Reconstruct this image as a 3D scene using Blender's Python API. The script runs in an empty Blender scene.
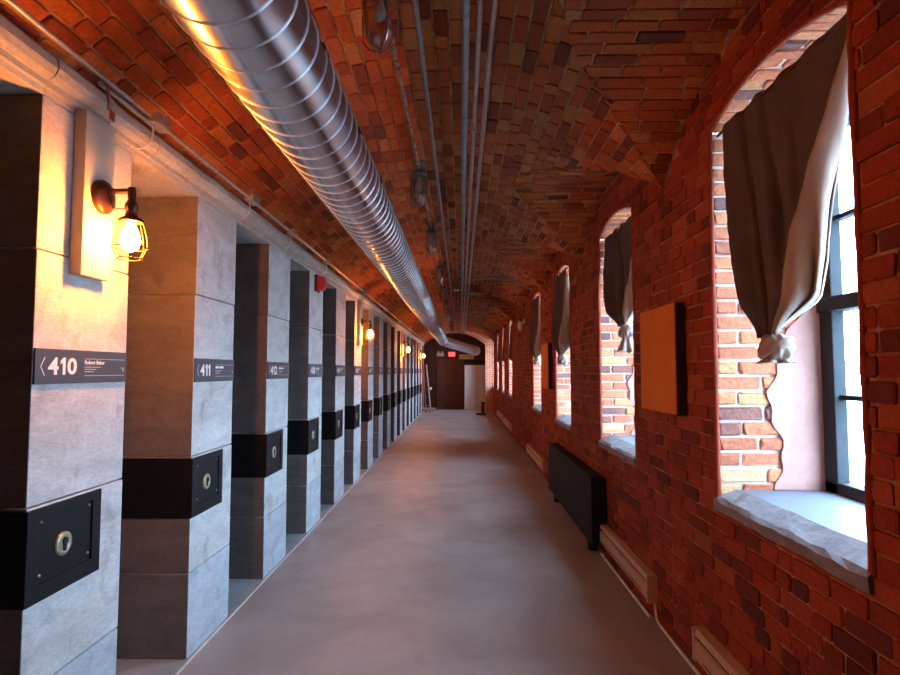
import bpy, bmesh, math, random
from mathutils import Vector, Matrix
random.seed(7)
PI = math.pi
sc = bpy.context.scene
COL = sc.collection

# ------------------------------------------------------------------ camera
FPX = 580.0
CAM_H = 1.6
pitch = math.atan(33.5 / FPX)
yaw = math.atan(11 / FPX)
cd = bpy.data.cameras.new('camera')
cd.sensor_fit = 'HORIZONTAL'; cd.sensor_width = 36.0; cd.lens = FPX / 900 * 36.0
cd.clip_start = 0.05; cd.clip_end = 200
cam = bpy.data.objects.new('camera', cd); COL.objects.link(cam)
cam.location = (0, 0, CAM_H)
cam.rotation_euler = (PI / 2 + pitch, 0, yaw)
sc.camera = cam

# ------------------------------------------------------------------ world: bright overcast sky
SKY = 30.0
w = bpy.data.worlds.new('overcast_sky'); sc.world = w; w.use_nodes = True
bg = w.node_tree.nodes['Background']
bg.inputs['Color'].default_value = (0.47, 0.72, 1.0, 1)
bg.inputs['Strength'].default_value = SKY
sc.view_settings.view_transform = 'Standard'
sc.view_settings.look = 'None'
sc.view_settings.gamma = 1.0
sc.view_settings.use_curve_mapping = False
sc.view_settings.exposure = 0.55
BULB = 640.0

# ------------------------------------------------------------------ dimensions of the place
XL, XR = -1.52, 1.255            # pillar face, window wall face
YS, YE = -3.0, 23.3              # corridor ends
PIL_Y0, PIL_P, PIL_W, NPIL = 2.03, 1.245, 0.575, 17
LEDGE_B, LEDGE_T = 2.61, 2.755
WIN_W = 1.06
WINS = [1.84, 4.225, 6.665, 9.09, 14.22, 16.75, 19.2, 22.235]
SILL, SPRING, APEX = 0.975, 2.80, 2.895
XF = 1.80                        # window frame plane
XO = 1.875                        # outer wall face
VX, VZS, VRISE = -0.1325, 2.73, 0.52
VHW = XR - VX
VR = (VHW**2 + VRISE**2) / (2 * VRISE)
VZC = VZS + VRISE - VR
BAYC = [-2.44, -0.03, 2.37, 4.76, 7.195, 9.62, 12.2, 14.75, 17.28, 19.73, 22.765]
BAYB = [-3.6] + [(BAYC[i] + BAYC[i + 1]) / 2 for i in range(len(BAYC) - 1)] + [23.35]
LZS, LRISE = 2.75, 0.42
BAYS = []
for i, c in enumerate(BAYC):
    hw = min(c - BAYB[i], BAYB[i + 1] - c)
    R = (hw**2 + LRISE**2) / (2 * LRISE)
    BAYS.append((c, hw, R, LZS + LRISE - R))
def zmain(x): return VZC + math.sqrt(max(VR**2 - (x - VX)**2, 0))
def zlun(y):
    z = LZS
    for c, hw, R, zc in BAYS:
        if abs(y - c) < hw: z = max(z, zc + math.sqrt(R * R - (y - c)**2))
    return z
def bayw(b, z):
    c, hw, R, zc = b
    if z >= zc + R: return 0.0
    if z <= LZS: return hw
    return math.sqrt(max(R * R - (z - zc)**2, 0))
WH = WIN_W / 2
WR = (WH**2 + (APEX - SPRING)**2) / (2 * (APEX - SPRING))
WZC = APEX - WR
def zarch(dy): return WZC + math.sqrt(max(WR**2 - dy * dy, 0))

# ------------------------------------------------------------------ materials
MAT = {}
def nodes_of(name, rough=0.6, metal=0.0, spec=0.5):
    m = bpy.data.materials.new(name); m.use_nodes = True
    nt = m.node_tree; b = nt.nodes['Principled BSDF']
    b.inputs['Roughness'].default_value = rough; b.inputs['Metallic'].default_value = metal
    b.inputs['Specular IOR Level'].default_value = spec
    MAT[name] = m
    return m, nt, b
def N(nt, typ, **kw):
    n = nt.nodes.new(typ)
    for k, v in kw.items(): setattr(n, k, v)
    return n
def ramp(nt, stops, fac, interp='LINEAR'):
    r = N(nt, 'ShaderNodeValToRGB'); r.color_ramp.interpolation = interp
    el = r.color_ramp.elements
    while len(el) < len(stops): el.new(0.5)
    for e, (p, c) in zip(el, stops): e.position = p; e.color = (*c, 1) if len(c) == 3 else c
    nt.links.new(fac, r.inputs['Fac']); return r.outputs['Color']
def noise(nt, scale, detail=4, rough=0.6, vec=None, dist=0.0):
    n = N(nt, 'ShaderNodeTexNoise'); n.inputs['Scale'].default_value = scale
    n.inputs['Detail'].default_value = detail; n.inputs['Roughness'].default_value = rough
    n.inputs['Distortion'].default_value = dist
    if vec is not None: nt.links.new(vec, n.inputs['Vector'])
    return n.outputs['Fac']
def mix(nt, a, b, fac, mode='MIX'):
    m = N(nt, 'ShaderNodeMix', data_type='RGBA', blend_type=mode)
    for sock, v in ((m.inputs[6], a), (m.inputs[7], b), (m.inputs[0], fac)):
        if isinstance(v, (int, float)): sock.default_value = v
        elif isinstance(v, tuple): sock.default_value = (*v, 1)
        else: nt.links.new(v, sock)
    return m.outputs[2]
def bump(nt, b, h, strength=0.3, dist=0.01):
    n = N(nt, 'ShaderNodeBump'); n.inputs['Strength'].default_value = strength; n.inputs['Distance'].default_value = dist
    nt.links.new(h, n.inputs['Height']); nt.links.new(n.outputs[0], b.inputs['Normal'])
def pos(nt): return N(nt, 'ShaderNodeNewGeometry').outputs['Position']
def simple(name, col, rough=0.6, metal=0.0, var=0.15, scale=8.0, bs=0.0, spec=0.5):
    m, nt, b = nodes_of(name, rough, metal, spec)
    f = noise(nt, scale, 5, 0.6, pos(nt))
    lo = tuple(max(c * (1 - var), 0) for c in col); hi = tuple(min(c * (1 + var), 1) for c in col)
    nt.links.new(ramp(nt, [(0.3, lo), (0.7, hi)], f), b.inputs['Base Color'])
    if bs: bump(nt, b, noise(nt, scale * 8, 4, 0.6, pos(nt)), bs)
    return m
def emit(name, col, s):
    m = bpy.data.materials.new(name); m.use_nodes = True; nt = m.node_tree
    b = nt.nodes['Principled BSDF']; b.inputs['Base Color'].default_value = (*col, 1)
    b.inputs['Emission Color'].default_value = (*col, 1); b.inputs['Emission Strength'].default_value = s
    MAT[name] = m; return m
def brick_mat(name, stops, rough=0.85, dirt=(0.05, 0.03, 0.025), dirt_amt=0.5, bstr=0.55):
    m, nt, b = nodes_of(name, rough, 0, 0.25)
    a = N(nt, 'ShaderNodeAttribute', attribute_name='rnd')
    p = pos(nt)
    c = ramp(nt, stops, a.outputs['Fac'], 'LINEAR')
    fine = noise(nt, 55, 6, 0.7, p)
    c = mix(nt, c, ramp(nt, [(0.25, (0.55, 0.5, 0.5)), (0.75, (1.35, 1.3, 1.25))], fine), 1.0, 'MULTIPLY')
    big = noise(nt, 2.3, 4, 0.6, p)
    fac = ramp(nt, [(0.48, (0, 0, 0)), (0.75, (dirt_amt,) * 3)], big)
    c = mix(nt, c, dirt, fac)
    nt.links.new(c, b.inputs['Base Color'])
    bump(nt, b, noise(nt, 40, 6, 0.65, p), bstr, 0.012)
    return m
def mortar_mat(name, c0, c1, sc_=6):
    m, nt, b = nodes_of(name, 0.95, 0, 0.1)
    nt.links.new(ramp(nt, [(0.35, c0), (0.65, c1)], noise(nt, sc_, 6, 0.7, pos(nt))), b.inputs['Base Color'])
    bump(nt, b, noise(nt, 90, 4, 0.7, pos(nt)), 0.4, 0.006)
    return m
brick_mat('brick_wall', [(0.0, (0.1, 0.02, 0.016)), (0.1, (0.16, 0.024, 0.014)), (0.25, (0.25, 0.031, 0.013)), (0.6, (0.3, 0.038, 0.014)), (0.88, (0.33, 0.05, 0.018)), (1.0, (0.38, 0.09, 0.035))], dirt_amt=0.35)
brick_mat('brick_reveal', [(0.0, (0.2, 0.1, 0.09)), (0.08, (0.3, 0.12, 0.09)), (0.14, (0.5, 0.16, 0.085)), (0.6, (0.6, 0.2, 0.1)), (0.8, (0.66, 0.26, 0.12)), (0.92, (0.64, 0.34, 0.15)), (1.0, (0.66, 0.42, 0.22))], dirt_amt=0.2)  # same brick as the wall; daylight on the reveals put into lighter colours
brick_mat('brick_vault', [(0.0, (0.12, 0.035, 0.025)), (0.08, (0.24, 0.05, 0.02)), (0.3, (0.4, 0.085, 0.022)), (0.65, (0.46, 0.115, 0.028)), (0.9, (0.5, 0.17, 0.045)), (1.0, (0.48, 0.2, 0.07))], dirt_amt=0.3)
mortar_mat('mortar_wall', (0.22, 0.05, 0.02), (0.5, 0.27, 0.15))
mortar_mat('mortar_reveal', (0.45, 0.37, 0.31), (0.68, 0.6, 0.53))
mortar_mat('mortar_vault', (0.26, 0.09, 0.035), (0.62, 0.42, 0.24))
simple('red_render', (0.3, 0.045, 0.02), 0.9, var=0.25, scale=14, bs=0.3)
simple('pink_plaster', (0.46, 0.24, 0.2), 0.9, var=0.16, scale=7, bs=0.15)
def concrete(name, c0, c1, stain, rough=0.8, sc_=3.0, zdark=True):
    m, nt, b = nodes_of(name, rough, 0, 0.3)
    p = pos(nt)
    mp = N(nt, 'ShaderNodeMapping'); mp.inputs['Scale'].default_value = (1, 1, 3.2); nt.links.new(p, mp.inputs['Vector'])
    c = ramp(nt, [(0.3, c0), (0.7, c1)], noise(nt, sc_, 7, 0.7, mp.outputs[0], 0.6))
    c = mix(nt, c, stain, ramp(nt, [(0.54, (0, 0, 0)), (0.74, (0.65,) * 3)], noise(nt, 4.5, 6, 0.65, p, 0.8)))
    c = mix(nt, c, ramp(nt, [(0.3, (0.8,) * 3), (0.7, (1.15,) * 3)], noise(nt, 40, 5, 0.7, mp.outputs[0])), 1.0, 'MULTIPLY')
    nt.links.new(c, b.inputs['Base Color'])
    bump(nt, b, noise(nt, 30, 6, 0.7, mp.outputs[0]), 0.25, 0.008)
    return m
concrete('concrete', (0.45, 0.44, 0.42), (0.68, 0.66, 0.63), (0.24, 0.2, 0.17))
concrete('concrete_base', (0.4, 0.42, 0.44), (0.6, 0.62, 0.64), (0.2, 0.19, 0.18))  # cooler tone puts the bluish window light into the bottom lift
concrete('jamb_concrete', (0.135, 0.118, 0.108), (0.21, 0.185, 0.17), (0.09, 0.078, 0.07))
concrete('ledge_concrete', (0.42, 0.41, 0.36), (0.62, 0.6, 0.53), (0.27, 0.24, 0.2), sc_=9)
concrete('sill_concrete', (0.16, 0.15, 0.16), (0.3, 0.29, 0.3), (0.1, 0.09, 0.1), sc_=10)
simple('sill_board', (0.13, 0.15, 0.18), 0.55, var=0.08, scale=6)
# polished floor
m, nt, b = nodes_of('floor_concrete', 0.5, 0, 0.4)
p = pos(nt)
c = ramp(nt, [(0.3, (0.26, 0.235, 0.22)), (0.7, (0.39, 0.355, 0.335))], noise(nt, 1.2, 6, 0.65, p, 0.5))
c = mix(nt, c, (0.12, 0.095, 0.08), ramp(nt, [(0.6, (0, 0, 0)), (0.8, (0.5,) * 3)], noise(nt, 2.8, 5, 0.6, p)))
nt.links.new(c, b.inputs['Base Color'])
nt.links.new(ramp(nt, [(0.3, (0.42,) * 3), (0.7, (0.6,) * 3)], noise(nt, 3, 5, 0.6, p)), b.inputs['Roughness'])
bump(nt, b, noise(nt, 7, 5, 0.6, p), 0.05, 0.01)
simple('outside_ground', (0.36, 0.35, 0.33), 0.9, 0, 0.2, 0.5)
simple('threshold', (0.34, 0.36, 0.36), 0.6, var=0.2, scale=4)
simple('pale_strip', (0.62, 0.6, 0.56), 0.6)
simple('black_iron', (0.008, 0.007, 0.008), 0.5, 0.0, 0.3, 12, 0.1, spec=0.25)
simple('brass', (0.42, 0.4, 0.27), 0.4, 0.6, 0.2, 30)
simple('keyhole_black', (0.004, 0.004, 0.004), 0.8)
simple('sign_plate', (0.048, 0.05, 0.062), 0.45, 0, 0.1)
simple('sign_white', (0.86, 0.86, 0.82), 0.6, 0, 0.03)
simple('sign_grey', (0.5, 0.47, 0.42), 0.6, 0, 0.03)
simple('galvanized', (0.62, 0.63, 0.64), 0.25, 1.0, 0.06, 5)
simple('seam_zinc', (0.8, 0.81, 0.82), 0.42, 0.6, 0.05, 5)
simple('conduit_steel', (0.5, 0.5, 0.5), 0.4, 0.6, 0.2, 20)
simple('dark_conduit', (0.27, 0.25, 0.24), 0.5, 0.6, 0.25, 20)
simple('blue_pipe', (0.3, 0.34, 0.38), 0.45, 0.5, 0.25, 15)
simple('copper_pipe', (0.5, 0.41, 0.37), 0.35, 0.85, 0.25, 15)
m, nt, b = nodes_of('rusty_conduit', 0.75)
nt.links.new(ramp(nt, [(0.4, (0.13, 0.06, 0.035)), (0.55, (0.42, 0.32, 0.22))], noise(nt, 18, 5, 0.7, pos(nt))), b.inputs['Base Color'])
simple('lamp_brown', (0.06, 0.022, 0.014), 0.4, 0.5, 0.2, 20)
simple('lamp_board', (0.5, 0.47, 0.38), 0.75, 0, 0.12, 5)
simple('alarm_red', (0.7, 0.02, 0.015), 0.35, 0, 0.05)
simple('alarm_dark', (0.1, 0.02, 0.02), 0.5)
simple('frame_paint', (0.022, 0.026, 0.03), 0.7, 0, 0.2, 20, 0.1, spec=0.2)
simple('orange_panel', (0.62, 0.16, 0.02), 0.7, 0, 0.08, 3, spec=0.1)
simple('panel_edge', (0.01, 0.008, 0.008), 0.6)
simple('heater_cream', (0.56, 0.36, 0.24), 0.5, 0, 0.06, 5)
simple('heater_dark', (0.02, 0.015, 0.012), 0.7)
simple('radiator_grey', (0.009, 0.013, 0.015), 0.75, 0, 0.15, 5, spec=0.15)
simple('cable_white', (0.72, 0.7, 0.66), 0.6)
simple('aged_glassware', (0.2, 0.19, 0.17), 0.5, 0.6)
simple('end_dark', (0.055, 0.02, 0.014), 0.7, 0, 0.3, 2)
simple('end_door_red', (0.085, 0.025, 0.018), 0.55, 0, 0.2, 4)
simple('door_grey', (0.5, 0.48, 0.46), 0.5, 0, 0.08, 3)
simple('pale_wood', (0.6, 0.48, 0.32), 0.6, 0, 0.1, 10)
simple('ladder_wood', (0.2, 0.13, 0.1), 0.6, 0, 0.2, 10)
simple('diffuser_white', (0.85, 0.86, 0.86), 0.5, 0, 0.03)
simple('rag_white', (0.8, 0.8, 0.8), 0.8)
simple('black_plastic', (0.01, 0.01, 0.012), 0.4)
simple('olive_plate', (0.16, 0.12, 0.05), 0.5, 0.2, 0.2, 6)
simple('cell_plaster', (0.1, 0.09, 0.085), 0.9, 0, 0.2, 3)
emit('exit_red', (1.0, 0.05, 0.06), 2.2)
# curtain cloth
m, nt, b = nodes_of('curtain_cloth', 0.95, 0, 0.05)
c = ramp(nt, [(0.3, (0.085, 0.059, 0.053)), (0.7, (0.12, 0.086, 0.078))], noise(nt, 5, 4, 0.6, pos(nt)))
nt.links.new(c, b.inputs['Base Color'])
bump(nt, b, noise(nt, 260, 3, 0.6, pos(nt)), 0.25, 0.003)
tr = N(nt, 'ShaderNodeBsdfTranslucent'); tr.inputs['Color'].default_value = (0.3, 0.24, 0.2, 1)
mx = N(nt, 'ShaderNodeMixShader'); mx.inputs[0].default_value = 0.05
out = nt.nodes['Material Output']
nt.links.new(b.outputs[0], mx.inputs[1]); nt.links.new(tr.outputs[0], mx.inputs[2]); nt.links.new(mx.outputs[0], out.inputs[0])
m, nt, b = nodes_of('curtain_lining', 0.95, 0, 0.05)
nt.links.new(ramp(nt, [(0.3, (0.3, 0.235, 0.195)), (0.7, (0.38, 0.31, 0.265))], noise(nt, 5, 4, 0.6, pos(nt))), b.inputs['Base Color'])
bump(nt, b, noise(nt, 260, 3, 0.6, pos(nt)), 0.25, 0.003)
# thin clear glass
def thin_glass(name, tint, gl):
    m = bpy.data.materials.new(name); m.use_nodes = True; nt = m.node_tree
    nt.nodes.remove(nt.nodes['Principled BSDF'])
    t = N(nt, 'ShaderNodeBsdfTransparent'); t.inputs[0].default_value = (*tint, 1)
    g = N(nt, 'ShaderNodeBsdfGlossy'); g.inputs['Roughness'].default_value = 0.05
    mx = N(nt, 'ShaderNodeMixShader'); mx.inputs[0].default_value = gl
    nt.links.new(t.outputs[0], mx.inputs[1]); nt.links.new(g.outputs[0], mx.inputs[2])
    nt.links.new(mx.outputs[0], nt.nodes['Material Output'].inputs[0]); MAT[name] = m
thin_glass('window_glass', (0.97, 0.98, 1.0), 0.04)
thin_glass('jar_glass', (0.8, 0.79, 0.75), 0.28)
emit('bulb_glow', (1.0, 0.27, 0.03), BULB)
simple('bulb_off', (0.62, 0.6, 0.58), 0.3)
# masonry texture for the end arch, too far away to build brick by brick
m, nt, b = nodes_of('far_masonry', 0.9, 0, 0.2)
p = pos(nt); sp = N(nt, 'ShaderNodeSeparateXYZ'); nt.links.new(p, sp.inputs[0])
cb = N(nt, 'ShaderNodeCombineXYZ'); ad = N(nt, 'ShaderNodeMath', operation='ADD')
nt.links.new(sp.outputs[0], ad.inputs[0]); nt.links.new(sp.outputs[1], ad.inputs[1])
nt.links.new(ad.outputs[0], cb.inputs[0]); nt.links.new(sp.outputs[2], cb.inputs[1])
bt = N(nt, 'ShaderNodeTexBrick'); nt.links.new(cb.outputs[0], bt.inputs['Vector'])
bt.inputs['Scale'].default_value = 1.0; bt.inputs['Brick Width'].default_value = 0.225; bt.inputs['Row Height'].default_value = 0.075
bt.inputs['Mortar Size'].default_value = 0.006
bt.inputs['Color1'].default_value = (0.5, 0.16, 0.07, 1); bt.inputs['Color2'].default_value = (0.4, 0.1, 0.05, 1); bt.inputs['Mortar'].default_value = (0.6, 0.42, 0.3, 1)
nt.links.new(bt.outputs['Color'], b.inputs['Base Color'])

# ------------------------------------------------------------------ mesh helpers
class MB:
    def __init__(s): s.v = []; s.f = []; s.mi = []; s.r = []; s.sm = []; s.cur = 0; s.rnd = 0.5
    def add(s, vs, fs, smooth=False):
        o = len(s.v); s.v.extend([tuple(v) for v in vs])
        for f in fs:
            s.f.append([o + i for i in f]); s.mi.append(s.cur); s.r.append(s.rnd); s.sm.append(smooth)
        return s
    def box(s, lo, hi, bev=0.0):
        (x0, y0, z0), (x1, y1, z1) = lo, hi
        if bev <= 0:
            s.add([(x0, y0, z0), (x1, y0, z0), (x1, y1, z0), (x0, y1, z0), (x0, y0, z1), (x1, y0, z1), (x1, y1, z1), (x0, y1, z1)],
                  [(0, 3, 2, 1), (4, 5, 6, 7), (0, 1, 5, 4), (1, 2, 6, 5), (2, 3, 7, 6), (3, 0, 4, 7)])
            return s
        bm = bmesh.new(); bmesh.ops.create_cube(bm, size=1)
        for v in bm.verts:
            v.co = Vector(((x0 + x1) / 2 + v.co.x * (x1 - x0), (y0 + y1) / 2 + v.co.y * (y1 - y0), (z0 + z1) / 2 + v.co.z * (z1 - z0)))
        bmesh.ops.bevel(bm, geom=list(bm.edges), offset=bev, segments=2, profile=0.6, affect='EDGES')
        bm.verts.index_update()
        s.add([v.co.copy() for v in bm.verts], [[v.index for v in f.verts] for f in bm.faces])
        bm.free(); return s
    def tube(s, pts, r, n=8, caps=True, radii=None):
        pts = [Vector(p) for p in pts]; rings = []
        up = Vector((0, 0, 1)); prev = None
        for i, p in enumerate(pts):
            a = pts[max(i - 1, 0)]; b = pts[min(i + 1, len(pts) - 1)]
            d = (b - a).normalized()
            if prev is None:
                ref = Vector((1, 0, 0)) if abs(d.z) > 0.9 else Vector((0, 0, 1))
                u = d.cross(ref).normalized()
            else:
                u = (prev - d * prev.dot(d)).normalized()
            prev = u; vv = d.cross(u)
            rr = radii[i] if radii else r
            rings.append([p + (u * math.cos(2 * PI * k / n) + vv * math.sin(2 * PI * k / n)) * rr for k in range(n)])
        vs = [v for ring in rings for v in ring]; fs = []
        for i in range(len(rings) - 1):
            for k in range(n):
                fs.append((i * n + k, i * n + (k + 1) % n, (i + 1) * n + (k + 1) % n, (i + 1) * n + k))
        s.add(vs, fs, True)
        if caps:
            s.add(rings[0], [list(range(n))[::-1]]); s.add(rings[-1], [list(range(n))])
        return s
    def lathe(s, c, axis, prof, n=20, caps=True):
        c = Vector(c); a = Vector(axis).normalized()
        ref = Vector((1, 0, 0)) if abs(a.x) < 0.9 else Vector((0, 1, 0))
        u = a.cross(ref).normalized(); vv = a.cross(u)
        vs = []; fs = []
        for (h, r) in prof:
            for k in range(n):
                t = 2 * PI * k / n
                vs.append(c + a * h + (u * math.cos(t) + vv * math.sin(t)) * r)
        for i in range(len(prof) - 1):
            for k in range(n):
                fs.append((i * n + k, i * n + (k + 1) % n, (i + 1) * n + (k + 1) % n, (i + 1) * n + k))
        s.add(vs, fs, True)
        if caps:
            s.add(vs[:n], [list(range(n))[::-1]]); s.add(vs[-n:], [list(range(n))])
        return s
    def prism(s, poly, axis, lo, hi):
        # poly: list of (a, b) in the plane normal to axis ('x': (y,z), 'y': (x,z))
        def P(a, b, t): return (t, a, b) if axis == 'x' else (a, t, b)
        n = len(poly)
        vs = [P(a, b, lo) for a, b in poly] + [P(a, b, hi) for a, b in poly]
        fs = [list(range(n)), list(range(2 * n - 1, n - 1, -1))] + [(i, i + n, (i + 1) % n + n, (i + 1) % n) for i in range(n)]
        s.add(vs, fs); return s
    def build(s, name, mats, parent=None, origin=None, fixn=True):
        me = bpy.data.meshes.new(name)
        org = Vector(origin) if origin is not None else Vector((0, 0, 0))
        me.from_pydata([tuple(Vector(v) - org) for v in s.v] if origin is not None else s.v, [], s.f)
        if isinstance(mats, str): mats = [mats]
        for k in mats: me.materials.append(MAT[k])
        me.polygons.foreach_set('material_index', s.mi)
        me.polygons.foreach_set('use_smooth', s.sm)
        a = me.attributes.new('rnd', 'FLOAT', 'FACE'); a.data.foreach_set('value', s.r)
        if fixn and len(s.f) < 60000:
            bm = bmesh.new(); bm.from_mesh(me); bmesh.ops.recalc_face_normals(bm, faces=bm.faces); bm.to_mesh(me); bm.free()
        me.update()
        o = bpy.data.objects.new(name, me); COL.objects.link(o); o.location = org
        if parent is not None:
            o.parent = parent
            if origin is not None or parent.location.length:
                o.location = org - wloc(parent)
        return o
def wloc(o):
    v = Vector((0, 0, 0))
    while o is not None: v += o.location; o = o.parent
    return v
def empty(name, loc=(0, 0, 0)):
    o = bpy.data.objects.new(name, None); COL.objects.link(o); o.location = loc; o.empty_display_size = 0.1; return o
def tag(o, label, cat, group=None):
    o['label'] = label; o['category'] = cat
    if group: o['group'] = group
    return o
def struct(o, label=None):
    o['kind'] = 'structure'
    if label: o['label'] = label
    return o
# pixel size of a point, used only to choose which bricks become single objects
_fw = Vector((-math.sin(yaw) * math.cos(pitch), math.cos(yaw) * math.cos(pitch), math.sin(pitch)))
_rt = Vector((math.cos(yaw), math.sin(yaw), 0)); _up = _rt.cross(_fw)
def proj(p):
    q = Vector(p) - Vector((0, 0, CAM_H)); z = q.dot(_fw)
    if z < 0.1: return None
    return 450 + FPX * q.dot(_rt) / z, 337.5 - FPX * q.dot(_up) / z
def view_area(quad):
    P = [proj(p) for p in quad]
    if any(q is None for q in P): return 0
    cx = sum(q[0] for q in P) / 4; cy = sum(q[1] for q in P) / 4
    if not (-15 < cx < 915 and -15 < cy < 690): return 0
    return abs(sum(P[i][0] * P[(i + 1) % 4][1] - P[(i + 1) % 4][0] * P[i][1] for i in range(4))) / 2
def brick_geo(quad, nrm, rnd, jit=0.004, proud=0.005, depth=0.018, bev=0.004, rng=random):
    """quad: 4 face corners; nrm towards the room. returns (verts, faces, rnd)"""
    nrm = [Vector(n).normalized() for n in nrm] if isinstance(nrm, list) else [Vector(nrm).normalized()] * 4
    q0 = [Vector(p) for p in quad]; c = sum(q0, Vector()) / 4
    q = []; n8 = []
    for i in range(4):                      # worn corners: two points each
        p = q0[i]
        for o_ in (q0[i - 1], q0[(i + 1) % 4]):
            d = o_ - p; L = d.length
            q.append(p + d * min(rng.uniform(0.003, 0.013) / max(L, 1e-4), 0.3)); n8.append(nrm[i])
    off = rng.uniform(-0.0015, proud); J3 = lambda k: Vector([rng.uniform(-jit, jit) * k for _ in range(3)])
    back = [p - n * depth for p, n in zip(q, n8)]
    mid = [p + n * (off - bev * 0.7) + J3(0.5) for p, n in zip(q, n8)]
    front = []
    for p, n in zip(q, n8):
        d = (c - p); L = d.length
        front.append(p + d * min(bev * 1.6 / max(L, 1e-4), 0.35) + n * (off + rng.uniform(-jit, jit) * 0.5) + J3(0.4))
    vs = back + mid + front
    fs = [tuple(range(16, 24))]
    for a, b_ in ((0, 8), (8, 16)):
        for i in range(8):
            j = (i + 1) % 8
            fs.append((a + i, a + j, b_ + j, b_ + i))
    return vs, fs, rnd
def emit_bricks(items, parent, mat, nmax=300, min_area=30.0):
    """items: (area, geo). the largest in view become single parts, the rest one stuff part"""
    items.sort(key=lambda t: -t[0])
    single = [t for t in items[:nmax] if t[0] > min_area]; rest = items[len(single):]
    for a, (vs, fs, r) in single:
        mb = MB(); mb.rnd = r; mb.add(vs, fs)
        c = sum((Vector(v) for v in vs), Vector()) / len(vs)
        mb.build('brick', mat, parent, origin=c)
    if rest:
        mb = MB()
        for a, (vs, fs, r) in rest: mb.rnd = r; mb.add(vs, fs)
        o = mb.build('brickwork', mat, parent, fixn=False); o['kind'] = 'stuff'
def clip_row(a0, a1, L, J, bad0, bad1, offset, rng):
    """bricks of length L along a row; bad0/bad1: paired forbidden intervals on lower and upper edge -> list of (b0,b1,t0,t1)"""
    out = []
    seg = []
    lo0 = lo1 = a0
    for (p0, q0), (p1, q1) in zip(bad0, bad1):
        seg.append((lo0, p0, lo1, p1)); lo0, lo1 = q0, q1
    seg.append((lo0, a1, lo1, a1))
    y = a0 - offset
    while y < a1:
        ln = L * rng.uniform(0.88, 1.1) if rng.random() > 0.12 else L * 0.5
        b = y + ln
        for (s0, e0, s1, e1) in seg:
            x0, x1 = max(y, s0), min(b, e0); u0, u1 = max(y, s1), min(b, e1)
            if x1 - x0 < 0.02 and u1 - u0 < 0.02: continue
            if x1 < x0: x0 = x1 = min(max((x0 + x1) / 2, u0), u1)
            if u1 < u0: u0 = u1 = min(max((u0 + u1) / 2, x0), x1)
            out.append((x0, x1, u0, u1))
        y = b + J
    return out

# ================================================================== STRUCTURE
# ---- floor
mb = MB(); mb.box((-2.6, YS - 0.2, -0.1), (XO, 26.2, 0.0))
struct(mb.build('floor', 'floor_concrete'), 'worn polished concrete corridor floor')
mb = MB(); mb.box((-2.5, YS, 0.0), (XL + 0.012, YE - 0.3, 0.006))
t = struct(mb.build('trim_1', 'threshold'), 'grey threshold slab running under the cell pillars')
mb = MB(); mb.box((XL + 0.012, YS, 0.0), (XL + 0.022, YE - 0.3, 0.007)); mb.build('edge_strip', 'pale_strip', t)

# ---- ground outside the windows
mb = MB(); mb.box((XO + 0.02, -40, -1.2), (80, 70, -1.0)); struct(mb.build('ground', 'outside_ground'), 'pale open ground outside the windows')
# ---- window wall (mortar body, bricks as parts)
def wall_columns():
    ys = set()
    y = YS
    while y < YE + 0.001: ys.add(round(y, 4)); y += 0.05
    for a in WINS:
        for k in range(25): ys.add(round(a + WIN_W * k / 24, 4))
    ys |= {round(b, 4) for b in BAYB if YS < b < YE}
    ys.add(YE)
    return sorted(ys)
ys = wall_columns()
mb = MB(); REC = 0.007
def inwin(y):
    for a in WINS:
        if a - 1e-6 <= y <= a + WIN_W + 1e-6: return a
    return None
for ya, yb in zip(ys[:-1], ys[1:]):
    ym = (ya + yb) / 2; a = inwin(ym)
    ta, tb = zlun(ya) + 0.03, zlun(yb) + 0.03
    X = XR + REC
    def q(X, za0, za1, zb0, zb1): mb.add([(X, ya, za0), (X, yb, zb0), (X, yb, zb1), (X, ya, za1)], [(0, 1, 2, 3)])
    if a is None:
        q(X, 0, ta, 0, tb); q(XO, 0, 3.4, 0, 3.4)
    else:
        c = a + WH
        q(X, 0, SILL, 0, SILL); q(X, zarch(ya - c), ta, zarch(yb - c), tb)
        q(XO, 0, SILL, 0, SILL); q(XO, zarch(ya - c), 3.4, zarch(yb - c), 3.4)
wall = struct(mb.build('wall_right', 'mortar_wall', fixn=False), 'red brick wall with arched window openings')
rng = random.Random(3)
items = []
PITCH = 0.075; J = 0.009
bads_static = sorted([('w', a, a + WH) for a in WINS] + [('s', i, BAYB[i]) for i in range(1, len(BAYB) - 1)], key=lambda t: t[2])
def bad_at(z, zmid):
    out = []
    for kind, a, c in bads_static:
        if kind == 'w':
            if zmid < SILL or z >= APEX: h = 0
            elif z <= SPRING: h = WH
            else: h = math.sqrt(max(WR**2 - (z - WZC)**2, 0))
            h += 0.016 if h > 0 else 0
            out.append((c - h, c + h))
        else:
            i = a
            out.append((BAYC[i - 1] + bayw(BAYS[i - 1], z), BAYC[i] - bayw(BAYS[i], z)) if z > LZS else (c, c))
    return out
row = 0
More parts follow.
